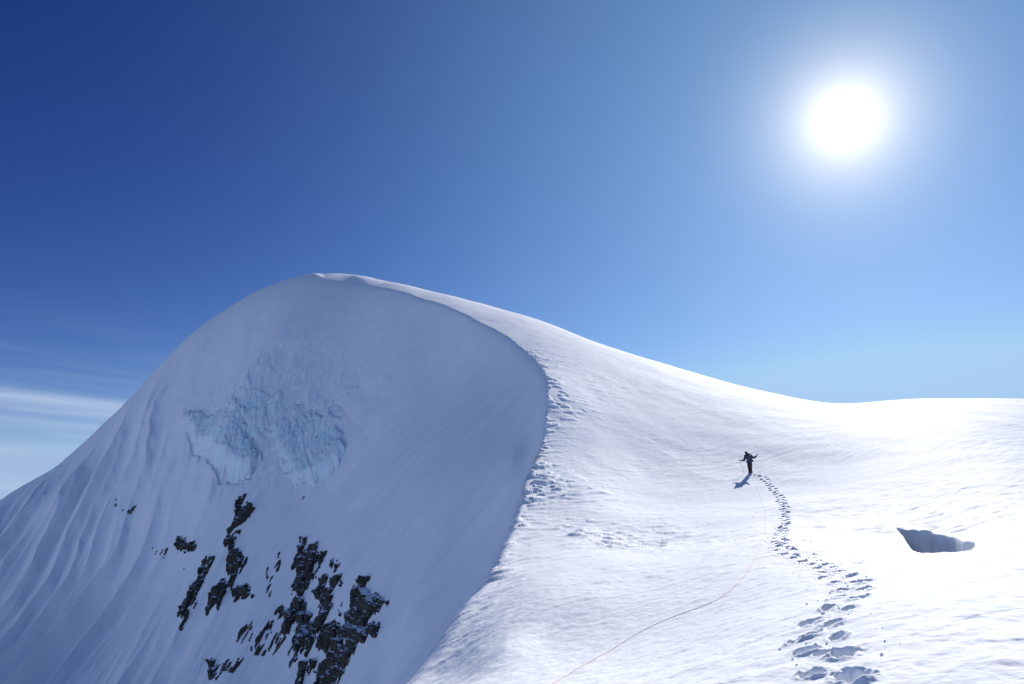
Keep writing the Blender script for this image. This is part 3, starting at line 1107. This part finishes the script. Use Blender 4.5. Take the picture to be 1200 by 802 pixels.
# the sun itself with its bright aureole in the air
dot = N(nt, 'ShaderNodeVectorMath', operation='DOT_PRODUCT')
dot.inputs[1].default_value = SUN
L(nrm.outputs[0], dot.inputs[0])
ac = N(nt, 'ShaderNodeMath', operation='ARCCOSINE')
L(dot.outputs['Value'], ac.inputs[0])


def gauss(width, power, amp):
    a = N(nt, 'ShaderNodeMath', operation='DIVIDE')
    L(ac.outputs[0], a.inputs[0])
    a.inputs[1].default_value = math.radians(width)
    b = N(nt, 'ShaderNodeMath', operation='POWER')
    L(a.outputs[0], b.inputs[0])
    b.inputs[1].default_value = power
    c = N(nt, 'ShaderNodeMath', operation='MULTIPLY')
    L(b.outputs[0], c.inputs[0])
    c.inputs[1].default_value = -1
    d = N(nt, 'ShaderNodeMath', operation='EXPONENT')
    L(c.outputs[0], d.inputs[0])
    e = N(nt, 'ShaderNodeMath', operation='MULTIPLY')
    L(d.outputs[0], e.inputs[0])
    e.inputs[1].default_value = amp
    return e


core = gauss(.8, 2.0, 30.0)
near = gauss(2.5, 1.0, 1.0)
wide = gauss(30.0, 2.0, 1.0)
sepc = N(nt, 'ShaderNodeSeparateColor')
L(sky.outputs[0], sepc.inputs[0])
comb = N(nt, 'ShaderNodeCombineColor')
anti_fill = N(nt, 'ShaderNodeMapRange', interpolation_type='SMOOTHSTEP')
L(dot.outputs['Value'], anti_fill.inputs['Value'])
anti_fill.inputs['From Min'].default_value = .30
anti_fill.inputs['From Max'].default_value = -.45
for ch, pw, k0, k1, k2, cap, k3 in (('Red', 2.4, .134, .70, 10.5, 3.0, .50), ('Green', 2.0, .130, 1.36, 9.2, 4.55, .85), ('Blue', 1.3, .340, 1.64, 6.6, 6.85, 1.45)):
    lo = N(nt, 'ShaderNodeMath', operation='MINIMUM')
    L(sepc.outputs[ch], lo.inputs[0]); lo.inputs[1].default_value = cap
    a = N(nt, 'ShaderNodeMath', operation='POWER')
    L(lo.outputs[0], a.inputs[0]); a.inputs[1].default_value = pw
    b = N(nt, 'ShaderNodeMath', operation='MULTIPLY')
    L(a.outputs[0], b.inputs[0]); b.inputs[1].default_value = k0
    c = N(nt, 'ShaderNodeMath', operation='MULTIPLY_ADD')
    L(wide.outputs[0], c.inputs[0]); c.inputs[1].default_value = k1; L(b.outputs[0], c.inputs[2])
    d = N(nt, 'ShaderNodeMath', operation='MULTIPLY_ADD')
    L(near.outputs[0], d.inputs[0]); d.inputs[1].default_value = k2; L(c.outputs[0], d.inputs[2])
    e = N(nt, 'ShaderNodeMath', operation='ADD')
    L(core.outputs[0], e.inputs[0]); L(d.outputs[0], e.inputs[1])
    f = N(nt, 'ShaderNodeMath', operation='MULTIPLY_ADD')      # extra sky glow added opposite the sun as fill for the shaded face
    L(anti_fill.outputs[0], f.inputs[0]); f.inputs[1].default_value = k3; L(e.outputs[0], f.inputs[2])
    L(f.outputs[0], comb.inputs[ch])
# thin cirrus low in the sky
sep = N(nt, 'ShaderNodeSeparateXYZ')
L(nrm.outputs[0], sep.inputs[0])
at = N(nt, 'ShaderNodeMath', operation='ARCTAN2')
L(sep.outputs['X'], at.inputs[0]); L(sep.outputs['Y'], at.inputs[1])
tilt = N(nt, 'ShaderNodeMath', operation='MULTIPLY_ADD')
L(at.outputs[0], tilt.inputs[0]); tilt.inputs[1].default_value = .02
L(sep.outputs['Z'], tilt.inputs[2])
cb = N(nt, 'ShaderNodeCombineXYZ')
L(at.outputs[0], cb.inputs[0]); L(tilt.outputs[0], cb.inputs[1])
mp = N(nt, 'ShaderNodeMapping')
mp.inputs['Scale'].default_value = (1.6, 26.0, 1)
mp.inputs['Location'].default_value = (3.1, 1.35, 0)
L(cb.outputs[0], mp.inputs['Vector'])
cn = N(nt, 'ShaderNodeTexNoise', Scale=1.0, Detail=6.0, Roughness=.55)
L(mp.outputs[0], cn.inputs['Vector'])
cr = N(nt, 'ShaderNodeValToRGB')
cr.color_ramp.elements[0].position = .48
cr.color_ramp.elements[1].position = .72
L(cn.outputs['Fac'], cr.inputs['Fac'])
band = N(nt, 'ShaderNodeMapRange', interpolation_type='SMOOTHSTEP')
L(sep.outputs['Z'], band.inputs['Value'])
band.inputs['From Min'].default_value = .30
band.inputs['From Max'].default_value = .12
cm = N(nt, 'ShaderNodeMath', operation='MULTIPLY')
L(cr.outputs['Color'], cm.inputs[0]); L(band.outputs[0], cm.inputs[1])
last = None
for zc, half, k in ((.158, .0085, .40), (.1455, .007, .26), (.131, .005, .15), (.100, .016, .22), (.06, .03, .28)):
    a = N(nt, 'ShaderNodeMath', operation='SUBTRACT')
    L(tilt.outputs[0], a.inputs[0]); a.inputs[1].default_value = zc
    b = N(nt, 'ShaderNodeMath', operation='DIVIDE')
    L(a.outputs[0], b.inputs[0]); b.inputs[1].default_value = half
    c = N(nt, 'ShaderNodeMath', operation='MULTIPLY')
    L(b.outputs[0], c.inputs[0]); L(b.outputs[0], c.inputs[1])
    d = N(nt, 'ShaderNodeMath', operation='MULTIPLY')
    L(c.outputs[0], d.inputs[0]); d.inputs[1].default_value = -1
    e = N(nt, 'ShaderNodeMath', operation='EXPONENT')
    L(d.outputs[0], e.inputs[0])
    f = N(nt, 'ShaderNodeMath', operation='MULTIPLY_ADD')
    L(e.outputs[0], f.inputs[0]); f.inputs[1].default_value = k
    if last:
        L(last.outputs[0], f.inputs[2])
    else:
        f.inputs[2].default_value = 0.0
    last = f
nz = N(nt, 'ShaderNodeMapRange')
L(cn.outputs['Fac'], nz.inputs['Value'])
nz.inputs['From Min'].default_value = .25
nz.inputs['From Max'].default_value = .7
lm = N(nt, 'ShaderNodeMath', operation='MULTIPLY')
L(last.outputs[0], lm.inputs[0]); L(nz.outputs[0], lm.inputs[1])
side_f = N(nt, 'ShaderNodeMapRange', interpolation_type='SMOOTHSTEP')   # the bank of cirrus lies off to the west
L(at.outputs[0], side_f.inputs['Value'])
side_f.inputs['From Min'].default_value = -.1
side_f.inputs['From Max'].default_value = -.5
lm2 = N(nt, 'ShaderNodeMath', operation='MULTIPLY')
L(lm.outputs[0], lm2.inputs[0]); L(side_f.outputs[0], lm2.inputs[1])
cms = N(nt, 'ShaderNodeMath', operation='MULTIPLY')
L(cm.outputs[0], cms.inputs[0]); L(side_f.outputs[0], cms.inputs[1])
cm2 = N(nt, 'ShaderNodeMath', operation='MULTIPLY_ADD', use_clamp=True)
L(cms.outputs[0], cm2.inputs[0]); cm2.inputs[1].default_value = .28; L(lm2.outputs[0], cm2.inputs[2])
mix = N(nt, 'ShaderNodeMix', data_type='RGBA')
L(cm2.outputs[0], mix.inputs[0])
L(comb.outputs[0], mix.inputs[6])
mix.inputs[7].default_value = (3.9, 4.5, 5.3, 1)
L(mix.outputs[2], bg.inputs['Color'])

# ------------------------------------------------------------------ render settings
sc.view_settings.view_transform = 'Standard'
sc.view_settings.look = 'None'
sc.view_settings.gamma = 1
sc.view_settings.use_curve_mapping = False
sc.view_settings.exposure = .32
sc.cycles.use_denoising = True
sc.cycles.max_bounces = 6
sc.cycles.diffuse_bounces = 4
